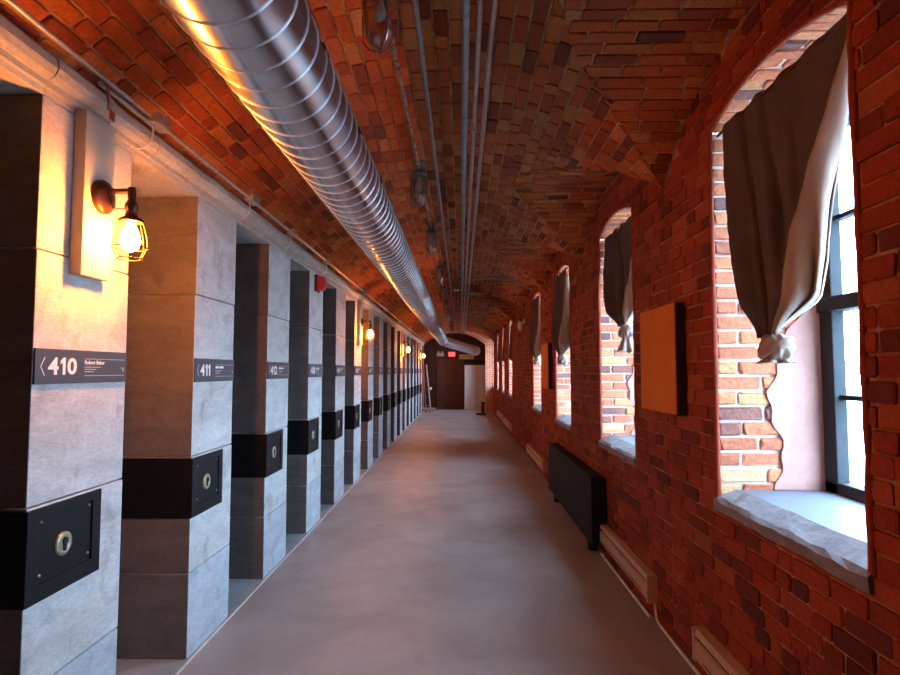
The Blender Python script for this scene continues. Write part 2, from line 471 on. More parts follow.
for row in range(43):
    z0 = row * PITCH + J / 2; z1 = (row + 1) * PITCH - J / 2; zm = (z0 + z1) / 2
    if z0 > LZS + LRISE - 0.02: break
    z1 = min(z1, LZS + LRISE - 0.005)
    arch_row = z1 > SPRING and z0 < APEX + 0.014
    cells = clip_row(0.4, YE - 0.02, 0.205, J, bad_at(z1 if arch_row else z0, zm), bad_at(z1, zm), rng.uniform(0, 0.2), rng)
    if arch_row:                      # bricks cut to the window arch
        cut = sorted([a + o_ for a in WINS for o_ in (-0.016, WIN_W + 0.016)]); nc = []
        for (x0, x1, u0, u1) in cells:
            ps = [x0] + [c_ for c_ in cut if x0 + 0.01 < c_ < x1 - 0.01] + [x1]
            nc += [(p_, q_, p_, q_) for p_, q_ in zip(ps[:-1], ps[1:])]
        cells = nc
    def low(y_, ym_):
        if arch_row:
            for a in WINS:
                if a - 0.016 <= ym_ <= a + WIN_W + 0.016: return min(max(z0, zarch(min(max(y_ - a - WH, -WH), WH)) + 0.014), z1 - 0.001)
        return z0
    for (x0, x1, u0, u1) in cells:
        l0, l1 = low(x0, (x0 + x1) / 2), low(x1, (x0 + x1) / 2)
        if max(z1 - l0, z1 - l1) < 0.012: continue
        dz = rng.uniform(-0.002, 0.002)
        quad = [(XR, x0, l0 + dz), (XR, x1, l1 + dz), (XR, u1, z1 + dz), (XR, u0, z1 + dz)]
        r = rng.random()
        items.append((view_area(quad), brick_geo(quad, (-1, 0, 0), r, rng=rng)))
emit_bricks(items, wall, 'brick_wall')

# ---- ceiling vault
mb = MB()
nx = 70
xs = [XL - 0.02 + (XR + 0.05 - XL + 0.02) * i / nx for i in range(nx + 1)]
yy = []
y = YS
while y < YE + 0.03: yy.append(y); y += 0.06
yy.append(YE + 0.05)
def vault(x, y):
    z = zmain(x)
    if x > VX: z = max(z, zlun(y))
    return z
vs = [(x, y, vault(x, y) + 0.009) for x in xs for y in yy]
ny = len(yy)
mb.add(vs, [(i * ny + j, (i + 1) * ny + j, (i + 1) * ny + j + 1, i * ny + j + 1) for i in range(nx) for j in range(ny - 1)], True)
ceil = struct(mb.build('ceiling', 'mortar_vault', fixn=False), 'barrel vault of red brick with groined bays over the windows')
items = []
th1 = math.asin(VHW / VR); th0 = -math.asin((VX - XL) / VR)
nrow = int(round((th1 - th0) * VR / 0.076))
def vp(th, y): return (VX + VR * math.sin(th), y, VZC + VR * math.cos(th))
for i in range(nrow):
    a = th0 + (th1 - th0) * i / nrow + 0.0055 / VR; b_ = th0 + (th1 - th0) * (i + 1) / nrow - 0.0055 / VR
    za, zb = VZC + VR * math.cos(a), VZC + VR * math.cos(b_)
    if (a + b_) / 2 > 0:
        bad = [[(c - bayw(B, z), c + bayw(B, z)) for B in BAYS for c in (B[0],)] for z in (za, zb)]
    else: bad = [[], []]
    for (x0, x1, u0, u1) in clip_row(0.2, YE, 0.205, 0.012, bad[0], bad[1], rng.uniform(0, 0.2), rng):
        quad = [vp(a, x0), vp(a, x1), vp(b_, u1), vp(b_, u0)]
        nm = [(-math.sin(a), 0, -math.cos(a))] * 2 + [(-math.sin(b_), 0, -math.cos(b_))] * 2
        items.append((view_area(quad), brick_geo(quad, nm, rng.random(), jit=0.003, proud=0.004, bev=0.003, rng=rng)))
for (c, hw, R, zc) in BAYS:
    if c + hw < 0.2: continue
    t1 = math.asin(hw / R); n = max(2, int(round(2 * t1 * R / 0.076)))
    for i in range(n):
        a = -t1 + 2 * t1 * i / n + 0.0055 / R; b_ = -t1 + 2 * t1 * (i + 1) / n - 0.0055 / R
        pa = (c + R * math.sin(a), zc + R * math.cos(a)); pb = (c + R * math.sin(b_), zc + R * math.cos(b_))
        xg = [VX + math.sqrt(max(VR**2 - (p_[1] - VZC)**2, 0)) for p_ in (pa, pb)]
        if pb[0] < 0.2 or pa[0] > YE - 0.02: continue
        x = XR - 0.004
        off = rng.uniform(0, 0.2); x = XR + off
        while x > min(xg):
            ln = 0.205 * rng.uniform(0.88, 1.1)
            lo, hi = x - ln, min(x, XR - 0.004)
            q0, q1 = max(lo, xg[0]), max(lo, xg[1])
            if hi - min(q0, q1) > 0.02:
                q0 = min(q0, hi); q1 = min(q1, hi)
                quad = [(hi, pa[0], pa[1]), (q0, pa[0], pa[1]), (q1, pb[0], pb[1]), (hi, pb[0], pb[1])]
                nm = [(0, -math.sin(a), -math.cos(a))] * 2 + [(0, -math.sin(b_), -math.cos(b_))] * 2
                items.append((view_area(quad), brick_geo(quad, nm, rng.random(), jit=0.003, proud=0.004, bev=0.003, rng=rng)))
            x = lo - 0.012
emit_bricks(items, ceil, 'brick_vault')

# ---- left side: back of the cells, lintel slab and the ledge of moulded blocks
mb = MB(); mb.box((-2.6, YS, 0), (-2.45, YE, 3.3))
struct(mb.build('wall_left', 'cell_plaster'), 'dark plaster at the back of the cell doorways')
mb = MB(); mb.box((-2.45, YS, LEDGE_B), (XL, YE, LEDGE_B + 0.25))
struct(mb.build('trim_2', 'concrete'), 'concrete lintel slab over the cell doorways')
led = MB()
led.box((XL, YS, LEDGE_B + 0.022), (XL + 0.018, YE, LEDGE_B + 0.05))
led = struct(led.build('trim_3', 'ledge_concrete'), 'pale moulded ledge between cells and brick vault')
prof = [(XL, LEDGE_B + 0.045), (XL + 0.028, LEDGE_B + 0.045), (XL + 0.048, LEDGE_B + 0.06), (XL + 0.06, LEDGE_B + 0.085), (XL + 0.055, LEDGE_B + 0.12), (XL + 0.035, LEDGE_B + 0.142), (XL, LEDGE_T)]
y = 0.3; k = 0
while y < YE:
    ln = rng.choice([0.2, 0.42, 0.3, 0.36]); e = min(y + ln, YE)
    if e - y > 0.05:
        d = rng.uniform(-0.003, 0.003)
        mb = MB(); mb.prism([(a + d * (a > XL), z + d) for a, z in prof], 'y', y + 0.003, e - 0.003)
        mb.build('ledge_block', 'ledge_concrete', led, origin=(XL, (y + e) / 2, LEDGE_B + 0.1))
    y = e
# ---- ends of the corridor
mb = MB(); mb.box((-2.6, YS - 0.2, 0), (XO, YS, 3.5)); struct(mb.build('wall_back', 'far_masonry'), 'brick wall behind the viewpoint')
# end wall with a wide low arch
cx_e, hw_e, sp_e, ap_e = -0.27, 1.25, 2.66, 3.15
Re = (hw_e**2 + (ap_e - sp_e)**2) / (2 * (ap_e - sp_e))
mb = MB()
for ya, yb in ((YE, YE + 0.35),):
    xs_e = [-2.45, cx_e - hw_e] + [cx_e - hw_e + 2 * hw_e * i / 32 for i in range(1, 33)] + [XO]
    for xa, xb in zip(xs_e[:-1], xs_e[1:]):
        xm = (xa + xb) / 2
        inside = abs(xm - cx_e) < hw_e
        f = lambda x: ap_e - Re + math.sqrt(max(Re**2 - (x - cx_e)**2, 0)) if inside else 0
        za, zb = f(xa), f(xb)
        for Y in (ya, yb): mb.add([(xa, Y, za), (xb, Y, zb), (xb, Y, 3.5), (xa, Y, 3.5)], [(0, 1, 2, 3)])
        if inside: mb.add([(xa, ya, za), (xb, ya, zb), (xb, yb, zb), (xa, yb, za)], [(0, 1, 2, 3)])
for X in (cx_e - hw_e, cx_e + hw_e): mb.add([(X, YE, 0), (X, YE + 0.35, 0), (X, YE + 0.35, sp_e), (X, YE, sp_e)], [(0, 1, 2, 3)])
struct(mb.build('wall_far', 'far_masonry', fixn=False), 'brick end wall with a wide low arch')
YB = 24.5
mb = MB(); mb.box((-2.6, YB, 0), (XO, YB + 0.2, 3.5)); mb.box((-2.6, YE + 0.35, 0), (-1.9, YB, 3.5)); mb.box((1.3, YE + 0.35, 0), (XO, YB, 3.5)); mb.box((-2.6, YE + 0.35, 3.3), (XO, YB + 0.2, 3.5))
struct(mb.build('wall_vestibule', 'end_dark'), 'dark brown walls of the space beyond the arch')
d = struct(empty('door_1', (-0.45, YB, 0)), 'dark red-brown closed door beyond the arch')
mb = MB(); mb.box((-1.02, YB - 0.05, 0), (0.1, YB, 2.1), 0.006); mb.build('door_leaf', 'end_door_red', d)
for z0, z1 in ((0.25, 0.95), (1.1, 1.9)):
    mb = MB(); mb.box((-0.85, YB - 0.065, z0), (-0.1, YB - 0.04, z1), 0.008); mb.build('door_panel', 'end_door_red', d)
d = struct(empty('door_2', (0.6, YB - 0.6, 0)), 'pale grey door standing ajar at the right of the arch')
mb = MB(); mb.box((0.14, YB - 0.66, 0.02), (0.62, YB - 0.61, 1.84), 0.006); mb.build('door_leaf', 'door_grey', d)
mb = MB(); mb.box((0.63, YB - 0.62, 0.02), (1.0, YB - 0.57, 1.84), 0.006); mb.build('door_leaf', 'door_grey', d)
mb = MB(); mb.box((0.1, YB - 0.64, 1.9), (1.02, YB - 0.5, 2.05), 0.006); mb.build('door_head', 'black_iron', d)
mb = MB(); mb.tube([(0.57, YB - 0.66, 0.98), (0.57, YB - 0.71, 0.98), (0.49, YB - 0.71, 0.98)], 0.01); mb.build('door_handle', 'conduit_steel', d)

# ---- windows
def smooth_(t): t = min(max(t, 0), 1); return t * t * (3 - 2 * t)
def window(idx, y0, detail):
    y1 = y0 + WIN_W; c = y0 + WH
    root = struct(empty('window_%d' % idx, (XF, c, SILL)), 'deep arched window number %d from the viewpoint with grey frame' % idx)
    # lining of the opening (mortar) with the bricks on it
    mb = MB(); R_ = 0.008
    for Y, s in ((y0, -1), (y1, 1)):
        mb.add([(XR + R_, Y + s * R_, SILL - 0.02), (XO, Y + s * R_, SILL - 0.02), (XO, Y + s * R_, SPRING), (XR + R_, Y + s * R_, SPRING)], [(0, 1, 2, 3)])
    K = 24
    for k in range(K):
        ya = y0 + WIN_W * k / K; yb = y0 + WIN_W * (k + 1) / K
        za, zb = zarch(ya - c) + R_, zarch(yb - c) + R_
        if k == 0: ya -= R_
        if k == K - 1: yb += R_
        mb.add([(XR + R_, ya, za), (XR + R_, yb, zb), (XO, yb, zb), (XO, ya, za)], [(0, 1, 2, 3)])
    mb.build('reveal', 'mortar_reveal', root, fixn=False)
    items = []; rg = random.Random(100 + idx)
    for (Y, s) in ((y1, 1), (y0, -1)):
        z = SILL + 0.01; par = 0
        while z < SPRING - 0.03:
            z1 = min(z + 0.061, SPRING - 0.004); x = XR + 0.012; par ^= 1
            first = True
            while x < XF - 0.02:
                ln = (0.1 if (first and par) else 0.2) * rg.uniform(0.85, 1.12); first = False
                xe = min(x + ln, XF)
                if xe - x > 0.03:
                    quad = [(x, Y, z), (xe, Y, z + rg.uniform(-.003, .003)), (xe, Y, z1), (x, Y, z1)]
                    items.append((view_area(quad) if s > 0 else 1, brick_geo(quad, (0, -s, 0), rg.random(), jit=0.006, proud=0.007, bev=0.006, rng=rg)))
                x = xe + 0.013
            z += 0.075
    t1 = math.asin(WH / WR); n = int(round(2 * t1 * WR / 0.076))
    for i in range(n):
        a = -t1 + 2 * t1 * i / n + 0.006 / WR; b_ = -t1 + 2 * t1 * (i + 1) / n - 0.006 / WR
        x = XR + 0.012; first = True
        while x < XF - 0.02:
            ln = (0.1 if (first and i % 2) else 0.2) * rg.uniform(0.85, 1.12); first = False
            xe = min(x + ln, XF)
            if xe - x > 0.03:
                P = lambda t, x_: (x_, c + WR * math.sin(t), WZC + WR * math.cos(t))
                quad = [P(a, x), P(a, xe), P(b_, xe), P(b_, x)]
                items.append((view_area(quad), brick_geo(quad, (0, -math.sin((a + b_) / 2), -math.cos((a + b_) / 2)), rg.random(), jit=0.006, proud=0.007, bev=0.006, rng=rg)))
            x = xe + 0.013
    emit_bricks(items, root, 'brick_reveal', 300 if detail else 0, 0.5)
    # red rendered arris around the opening
    for k in range(2):
        Y = (y0, y1)[k]; s = (-1, 1)[k]
        mb = MB(); pts = []
        zz = SILL
        while zz < SPRING: pts.append((XR + 0.006, Y + s * 0.004, zz)); zz += 0.09
        pts.append((XR + 0.006, Y + s * 0.004, SPRING + 0.01))
        rad = [0.013 + rg.uniform(-0.003, 0.004) for _ in pts]
        mb.tube(pts, 0.013, 8, True, rad); mb.build('arris', 'red_render', root)
    mb = MB(); pts = [(XR + 0.006, y0 + WIN_W * k / 24, zarch(y0 + WIN_W * k / 24 - c) + 0.004) for k in range(25)]
    mb.tube(pts, 0.011, 8); mb.build('arris', 'red_render', root)
    # sill: rough sloping concrete lip and smooth board
    mb = MB(); ns = 14
    ya, yb = y0 - 0.012, y1 + 0.012
    rows = []
    for k in range(ns + 1):
        Y = ya + (yb - ya) * k / ns
        j = lambda a: rg.uniform(-a, a)
        rows.append([(XR - 0.016 + j(.003), Y, SILL - 0.05 + j(.006)), (XR - 0.02 + j(.003), Y, SILL - 0.006 + j(.005)), (XR + 0.0 + j(.004), Y, SILL + 0.012 + j(.005)), (XR + 0.095 + j(.008), Y, SILL + 0.05 + j(.004)), (XR + 0.11, Y, SILL + 0.035), (XR + 0.11, Y, SILL - 0.06)])
    vs = [p_ for r_ in rows for p_ in r_]; m_ = 6
    mb.add(vs, [(k * m_ + i, k * m_ + (i + 1) % m_, (k + 1) * m_ + (i + 1) % m_, (k + 1) * m_ + i) for k in range(ns) for i in range(m_)] + [tuple(range(6)), tuple(ns * m_ + i for i in range(5, -1, -1))])
    mb.build('sill_lip', 'sill_concrete', root)
    mb = MB(); mb.box((XR + 0.1, y0 - 0.004, SILL - 0.02), (XF + 0.08, y1 + 0.004, SILL + 0.045), 0.004); mb.build('sill_board', 'sill_board', root)
    # frame: outer frame with arched head, mullion, transoms
    zb = SILL + 0.045
    fr = 0.055
    def bar(lo, hi, nm='frame_bar'): 
        mb = MB(); mb.box(lo, hi, 0.006); return mb.build(nm, 'frame_paint', root)
    bar((XF - 0.03, y0, zb), (XF + 0.03, y0 + fr + 0.05, SPRING + 0.02), 'jamb')
    bar((XF - 0.03, y1 - fr - 0.05, zb), (XF + 0.03, y1, SPRING + 0.02), 'jamb')
    bar((XF - 0.03, y0, zb), (XF + 0.06, y1, zb + 0.055), 'bottom_rail')
    mb = MB(); head = [(y0, SPRING - 0.03)] + [(y1, SPRING - 0.03)] + [(y1 - WIN_W * k / 16, zarch(y1 - WIN_W * k / 16 - c)) for k in range(17)]
    mb.prism(head, 'x', XF - 0.03, XF + 0.06); mb.build('head', 'frame_paint', root)
    bar((XF - 0.015, c - 0.022, zb), (XF + 0.05, c + 0.022, SPRING), 'mullion')
    bar((XF - 0.045, y0 + 0.01, 1.885), (XF + 0.06, y1 - 0.01, 1.955), 'transom')
    for z in (1.475, 2.335): bar((XF - 0.005, y0 + 0.03, z - 0.012), (XF + 0.045, y1 - 0.03, z + 0.012), 'glazing_bar')
    for (pa, pb) in ((y0 + 0.06, c - 0.018), (c + 0.018, y1 - 0.06)):
        for (za, zc_) in ((zb + 0.045, 1.47), (1.48, 1.9), (1.94, 2.33), (2.34, SPRING - 0.02)):
            mb = MB(); mb.box((XF + 0.018, pa, za), (XF + 0.022, pb, zc_)); mb.build('pane', 'window_glass', root)
    if idx <= 2:      # plaster remains on the far reveal next to the frame
        pts = [(XF - 0.03, SILL + 0.045)]
        pts += [*[(XR + 0.3 + 0.16 * smooth_((z_ - 1.5) / 0.6) + 0.02 * math.sin(z_ * 17) + 0.012 * math.sin(z_ * 41) - 0.05 * math.exp(-((z_ - 1.52) / 0.12) ** 2), z_) for z_ in [SILL + 0.05 + (SPRING - 0.01 - SILL - 0.05) * q_ / 60 for q_ in range(61)]], (XF - 0.03, SPRING - 0.01)]
        mb = MB(); mb.prism(pts, 'y', y1 - 0.012, y1 + 0.002); mb.build('plaster_patch', 'pink_plaster', root)
    # sky portal (samples the daylight that comes through this opening)
    ld = bpy.data.lights.new('daylight_portal', 'AREA'); ld.shape = 'RECTANGLE'; ld.size = APEX - SILL; ld.size_y = WIN_W
    ld.cycles.is_portal = True
    lo = bpy.data.objects.new('daylight_portal', ld); COL.objects.link(lo)
    lo.location = (XO + 0.01, c, (APEX + SILL) / 2); lo.rotation_euler = (0, PI / 2, 0)
for i, a in enumerate(WINS): window(i + 1, a, i < 2)

# ================================================================== THINGS
def text_mesh(s, size, extr, off=0.0, name='lettering'):
    cu = bpy.data.curves.new('t', 'FONT'); cu.body = s; cu.size = size; cu.extrude = extr; cu.offset = off
    cu.align_x = 'LEFT'; cu.align_y = 'BOTTOM_BASELINE'; cu.resolution_u = 3
    o = bpy.data.objects.new('t', cu); COL.objects.link(o)
    dg = bpy.context.evaluated_depsgraph_get(); dg.update()
    me = bpy.data.meshes.new_from_object(o.evaluated_get(dg)); me.name = name
    bpy.data.objects.remove(o); bpy.data.curves.remove(cu)
    return me
def put_text(me, mat, parent, y, z, width=None, height=None, x=0.0):
    xs_ = [v.co.x for v in me.vertices]; ys_ = [v.co.y for v in me.vertices]
    sx = width / (max(xs_) - min(xs_)) if width else 1; sy = height / (max(ys_) - min(ys_)) if height else sx
    for v in me.vertices:
        a, b_, c_ = (v.co.x - min(xs_)) * sx, (v.co.y - min(ys_)) * sy, v.co.z
        v.co = (c_, a, b_)
    me.materials.clear(); me.materials.append(MAT[mat])
    o = bpy.data.objects.new(me.name, me); COL.objects.link(o); o.parent = parent
    o.location = Vector((x, y, z)) - wloc(parent)
    return o
ORD = ['nearest', 'second', 'third', 'fourth', 'fifth', 'sixth', 'seventh', 'eighth', 'ninth', 'tenth', 'eleventh', 'twelfth', 'thirteenth', 'fourteenth', 'fifteenth', 'sixteenth', 'farthest']
# ---- pillars with lock boxes, and cell signs
for k in range(NPIL):
    y0 = PIL_Y0 + PIL_P * k; y1 = y0 + PIL_W; num = 410 + k
    rg = random.Random(500 + k)
    root = tag(empty('cell_pillar', (XL - 0.4, (y0 + y1) / 2, 0)), 'grey concrete pillar with black lock box and sign %d, %s pillar of the row' % (num, ORD[k]), 'pillar', 'concrete pillars between the cell doorways')
    cuts = [0.006, 0.47, 1.118, 2.04, LEDGE_B]
    for i in range(4):
        d = rg.uniform(-0.002, 0.002)
        mb = MB()
        lo = (-2.45, y0 + d, cuts[i] + (0.0025 if i else 0)); hi = (XL + d, y1 + d, cuts[i + 1] - 0.0025)
        mb.box(lo, hi, 0.005)
        for fi, fv in enumerate(mb.f):        # doorway sides take a darker concrete colour
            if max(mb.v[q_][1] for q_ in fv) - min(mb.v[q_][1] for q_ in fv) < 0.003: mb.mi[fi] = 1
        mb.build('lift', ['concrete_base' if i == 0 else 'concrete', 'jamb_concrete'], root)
    # lock box: cast iron band through the doorway side, framed plate on the corridor face
    lock = MB(); za, zb = 0.775, 1.108
    lock.box((-2.3, y0 - 0.006, za), (XL + 0.004, y0 + 0.41, zb), 0.003)
    lock = lock.build('lock_box', 'black_iron', root)
    if y0 < 14:
        f = XL + 0.004
        for (ya_, yb_, zc, zd) in ((y0 - 0.006, y0 + 0.41, zb - 0.035, zb), (y0 - 0.006, y0 + 0.41, za, za + 0.06), (y0 - 0.006, y0 + 0.05, za + 0.055, zb - 0.03), (y0 + 0.355, y0 + 0.41, za + 0.055, zb - 0.03)):
            mb = MB(); mb.box((f - 0.002, ya_, zc), (f + 0.008, yb_, zd), 0.003); mb.build('plate_frame', 'black_iron', lock)
        mb = MB(); mb.lathe((f, y0 + 0.19, 0.945), (1, 0, 0), [(0, 0.045), (0.006, 0.045), (0.009, 0.038), (0.009, 0.026), (0.006, 0.024)], 20); mb.build('keyhole_cover', 'brass', lock)
        mb = MB(); mb.box((f + 0.004, y0 + 0.184, 0.918), (f + 0.011, y0 + 0.2, 0.952), 0.002); mb.lathe((f + 0.004, y0 + 0.192, 0.955), (1, 0, 0), [(0, 0.013), (0.0075, 0.013)], 10); mb.build('keyhole', 'keyhole_black', lock)
        for (dy, dz) in ((0.07, 0.0), (0.34, 0.0), (0.07, -0.19), (0.34, -0.19)):
            mb = MB(); mb.lathe((f, y0 + dy, 1.055 + dz), (1, 0, 0), [(0, 0.006), (0.004, 0.004)], 8); mb.build('rivet', 'brass', lock)
    # sign
    zc = 1.552 if k == 0 else 1.536; zd = zc + (0.13 if k == 0 else 0.137)
    ws = PIL_W - 0.012
    sroot = tag(empty('cell_sign', (XL, y0 + 0.006, zc)), 'dark sign reading %d in white on the %s pillar' % (num, ORD[k]), 'sign', 'cell number signs on the pillars')
    mb = MB(); mb.box((XL - 0.001, y0 + 0.003, zc), (XL + 0.008, y0 + 0.003 + ws, zd), 0.0015); mb.build('plate', 'sign_plate', sroot)
    xf = XL + 0.0085; h = zd - zc
    wds = [0.027 if ch == '1' else 0.055 for ch in str(num)]; tot = sum(wds) + 0.009 * 2; x_ = y0 + 0.068
    for ch, wd in zip(str(num), wds):
        fac = 0.158 / tot if num < 420 and False else 1.0
        if ch == '1':
            zb_, zt_ = zc + 0.26 * h, zc + 0.76 * h
            mb = MB(); mb.prism([(x_ + wd, zb_), (x_ + wd, zt_), (x_ + wd - 0.012, zt_), (x_, zt_ - 0.013), (x_, zt_ - 0.026), (x_ + wd - 0.015, zt_ - 0.018), (x_ + wd - 0.015, zb_)], 'x', xf - 0.0006, xf + 0.0006); mb.build('figure', 'sign_white', sroot)
            x_ += wd + 0.011; continue
        put_text(text_mesh(ch, 0.1, 0.0006, 0.0012 if ch == '1' else 0.0028, 'figure'), 'sign_white', sroot, x_, zc + 0.26 * h, wd * fac, 0.5 * h, xf); x_ += (wd + 0.011) * fac
    if k < 9:
        mb = MB(); w_ = 0.004
        p0, p1, p2 = (y0 + 0.048, zc + 0.76 * h), (y0 + 0.028, zc + 0.5 * h), (y0 + 0.048, zc + 0.24 * h)
        for (a, b_) in ((p0, p1), (p1, p2)):
            mb.add([(xf + 0.0006, a[0], a[1]), (xf + 0.0006, a[0] + w_, a[1]), (xf + 0.0006, b_[0] + w_, b_[1]), (xf + 0.0006, b_[0], b_[1])], [(0, 1, 2, 3)])
        mb.build('chevron', 'sign_white', sroot)
        ya_, yb_ = y0 + 0.275, y0 + 0.548
        mb = MB()
        for fz, e in ((0.745, yb_), (0.225, yb_)):
            mb.box((xf - 0.0005, ya_, zc + fz * h - 0.0013), (xf + 0.0006, e, zc + fz * h + 0.0013))
        mb.build('rule', 'sign_grey', sroot)
        if k == 0:
            put_text(text_mesh('Robert Baker', 0.02, 0.0004, 0.0004, 'name_line'), 'sign_white', sroot, ya_, zc + 0.575 * h, 0.13, 0.016, xf)
        else:
            mb = MB(); x_ = ya_
            for wd in (rg.uniform(0.04, 0.06), rg.uniform(0.05, 0.075)):
                mb.box((xf - 0.0005, x_, zc + 0.585 * h), (xf + 0.0004, x_ + wd, zc + 0.68 * h)); x_ += wd + 0.012
            mb.build('name_line', 'sign_white', sroot)['kind'] = 'stuff'
        mb = MB()
        for fz, e in ((0.49, 0.105), (0.42, 0.075), (0.35, 0.06)):
            mb.box((xf - 0.0005, ya_, zc + fz * h - 0.0016), (xf + 0.0003, ya_ + e, zc + fz * h + 0.0016))
        mb.box((xf - 0.0005, yb_ - 0.03, zc + 0.46 * h), (xf + 0.0003, yb_, zc + 0.48 * h)); mb.box((xf - 0.0005, yb_ - 0.012, zc + 0.36 * h), (xf + 0.0003, yb_ - 0.004, zc + 0.45 * h))
        mb.build('caption_line', 'sign_grey', sroot)['kind'] = 'stuff'

# ---- spiral duct
DX, DZ, DR = -0.62, 2.635, 0.17
duct = tag(empty('air_duct', (DX, 2, DZ)), 'galvanized spiral ventilation duct hanging along the left of the vault', 'duct')
def arc_path(p0, d0, d1, rad, n=8):
    d0 = Vector(d0).normalized(); d1 = Vector(d1).normalized()
    ax = d0.cross(d1).normalized(); ang = d0.angle(d1)
    c = Vector(p0) + ax.cross(d0) * rad
    return [c + Matrix.Rotation(ang * i / n, 3, ax) @ (Vector(p0) - c) for i in range(n + 1)]
YBEND = 19.9
mb = MB(); mb.tube([(DX, YS + 0.05, DZ)] + [(DX, y_, DZ) for y_ in range(0, 20, 1)] + [(DX, YBEND, DZ)], DR, 40, False); mb.build('duct_run', 'galvanized', duct)
end_pt = Vector((0.60, 21.9, 2.34))
dirb = (end_pt - Vector((DX, YBEND + 0.25, DZ))).normalized()
el = arc_path((DX, YBEND, DZ), (0, 1, 0), dirb, 0.3, 6)
mb = MB(); mb.tube(el, DR, 32, False); mb.build('elbow', 'galvanized', duct)
mb = MB(); mb.tube([el[-1], el[-1] + dirb * 1.0, el[-1] + dirb * 1.75], DR, 32, False); mb.build('branch_run', 'seam_zinc', duct)
e1 = el[-1] + dirb * 1.75
mb = MB(); mb.tube([e1, e1 + dirb * 0.03], DR + 0.012, 32, True); mb.build('end_collar', 'seam_zinc', duct)
fd = Vector((0.25, -1.0, -0.12)).normalized(); e2 = e1 + dirb * 0.16
mb = MB(); mb.lathe(e2 - fd * 0.1, fd, [(0, DR * 0.8), (0.06, DR), (0.2, DR), (0.21, DR + 0.012), (0.23, DR + 0.012)], 32); mb.build('end_elbow', 'seam_zinc', duct)
mb = MB(); mb.lathe(e2 + fd * 0.13, fd, [(0, DR - 0.005), (0.004, DR - 0.005), (0.012, 0.1), (0.016, 0.02)], 32); mb.build('diffuser', 'diffuser_white', duct)
def helix(p0, ax, length, pitch_, R, seg, h, wd):
    a = Vector(ax).normalized(); ref = Vector((0, 0, 1)); u = a.cross(ref).normalized(); v = u.cross(a)
    n = int(length / pitch_ * seg); vs = []; fs = []
    for i in range(n + 1):
        t = 2 * PI * i / seg; s_ = length * i / n
        rd = u * math.cos(t) + v * math.sin(t)
        b0 = Vector(p0) + a * s_
        vs += [b0 + rd * (R - 0.001) - a * wd, b0 + rd * (R + h), b0 + rd * (R - 0.001) + a * wd]
    for i in range(n):
        for j in range(2): fs.append((i * 3 + j, i * 3 + j + 1, i * 3 + 4 + j, i * 3 + 3 + j))
    return vs, fs
mb = MB(); vs, fs = helix((DX, YS + 0.05, DZ), (0, 1, 0), YBEND - YS - 0.1, 0.115, DR, 32, 0.0045, 0.005); mb.add(vs, fs, True); mb.build('spiral_seam', 'seam_zinc', duct)
mb = MB(); vs, fs = helix(el[-1], dirb, 1.72, 0.115, DR, 24, 0.0045, 0.005); mb.add(vs, fs, True); mb.build('spiral_seam', 'seam_zinc', duct)
for y_ in (0.6, 4.6, 8.6, 12.6, 16.6):
    mb = MB(); mb.tube([(DX + (DR + 0.004) * math.cos(t / 24 * 2 * PI), y_, DZ + (DR + 0.004) * math.sin(t / 24 * 2 * PI)) for t in range(25)], 0.006, 6, False)
    mb.tube([(DX, y_, DZ + DR), (DX, y_, zmain(DX) - 0.0)], 0.006, 6); mb.build('hanger', 'conduit_steel', duct)
for k in range(14):
    y_ = 1.9 + 0.67 * k; a = math.radians(18)
    mb = MB(); mb.box((-0.004, -0.03, -0.012), (0.004, 0.03, 0.012), 0.002)
    o = mb.build('slot', 'keyhole_black', duct)
    o.location = Vector((DX + (DR) * math.cos(a), y_, DZ + DR * math.sin(a))) - wloc(duct); o.rotation_euler = (0, -a, 0)

# ---- ceiling pipes
def pipe(name, x, z, r, mat, label, y0=YS + 0.02, y1=YE - 0.02, n=10):
    root = tag(empty(name, (x, 2, z)), label, 'pipe', 'pipes under the vault crown')
    mb = MB(); mb.tube([(x, y0, z), (x, (y0 + y1) / 2, z), (x, y1, z)], r, n); mb.build('tube', mat, root)
    for k in range(11):
        y_ = 1.2 + 2.1 * k + (x * 3) % 0.7
        mb = MB(); mb.lathe((x, y_ - 0.03, z), (0, 1, 0), [(0, r + 0.004), (0.06, r + 0.004)], 10); mb.build('coupling', mat, root)
        if k % 2 == 0:
            mb = MB(); mb.box((x - 0.012, y_ + 0.3, z + r * 0.6), (x + 0.012, y_ + 0.32, zmain(x) - 0.001)); mb.build('hanger', 'dark_conduit', root)
pipe('electrical_conduit', -0.185, 3.1, 0.013, 'dark_conduit', 'thin dark conduit along the vault, left of the pipe group')
pipe('water_pipe', 0.022, 3.1, 0.018, 'blue_pipe', 'thick blue-grey pipe, leftmost of the three close ceiling pipes')
pipe('water_pipe', 0.08, 3.1, 0.013, 'copper_pipe', 'thin reddish pipe, middle of the three close ceiling pipes')
pipe('water_pipe', 0.138, 3.1, 0.014, 'copper_pipe', 'reddish pipe, rightmost of the three close ceiling pipes')
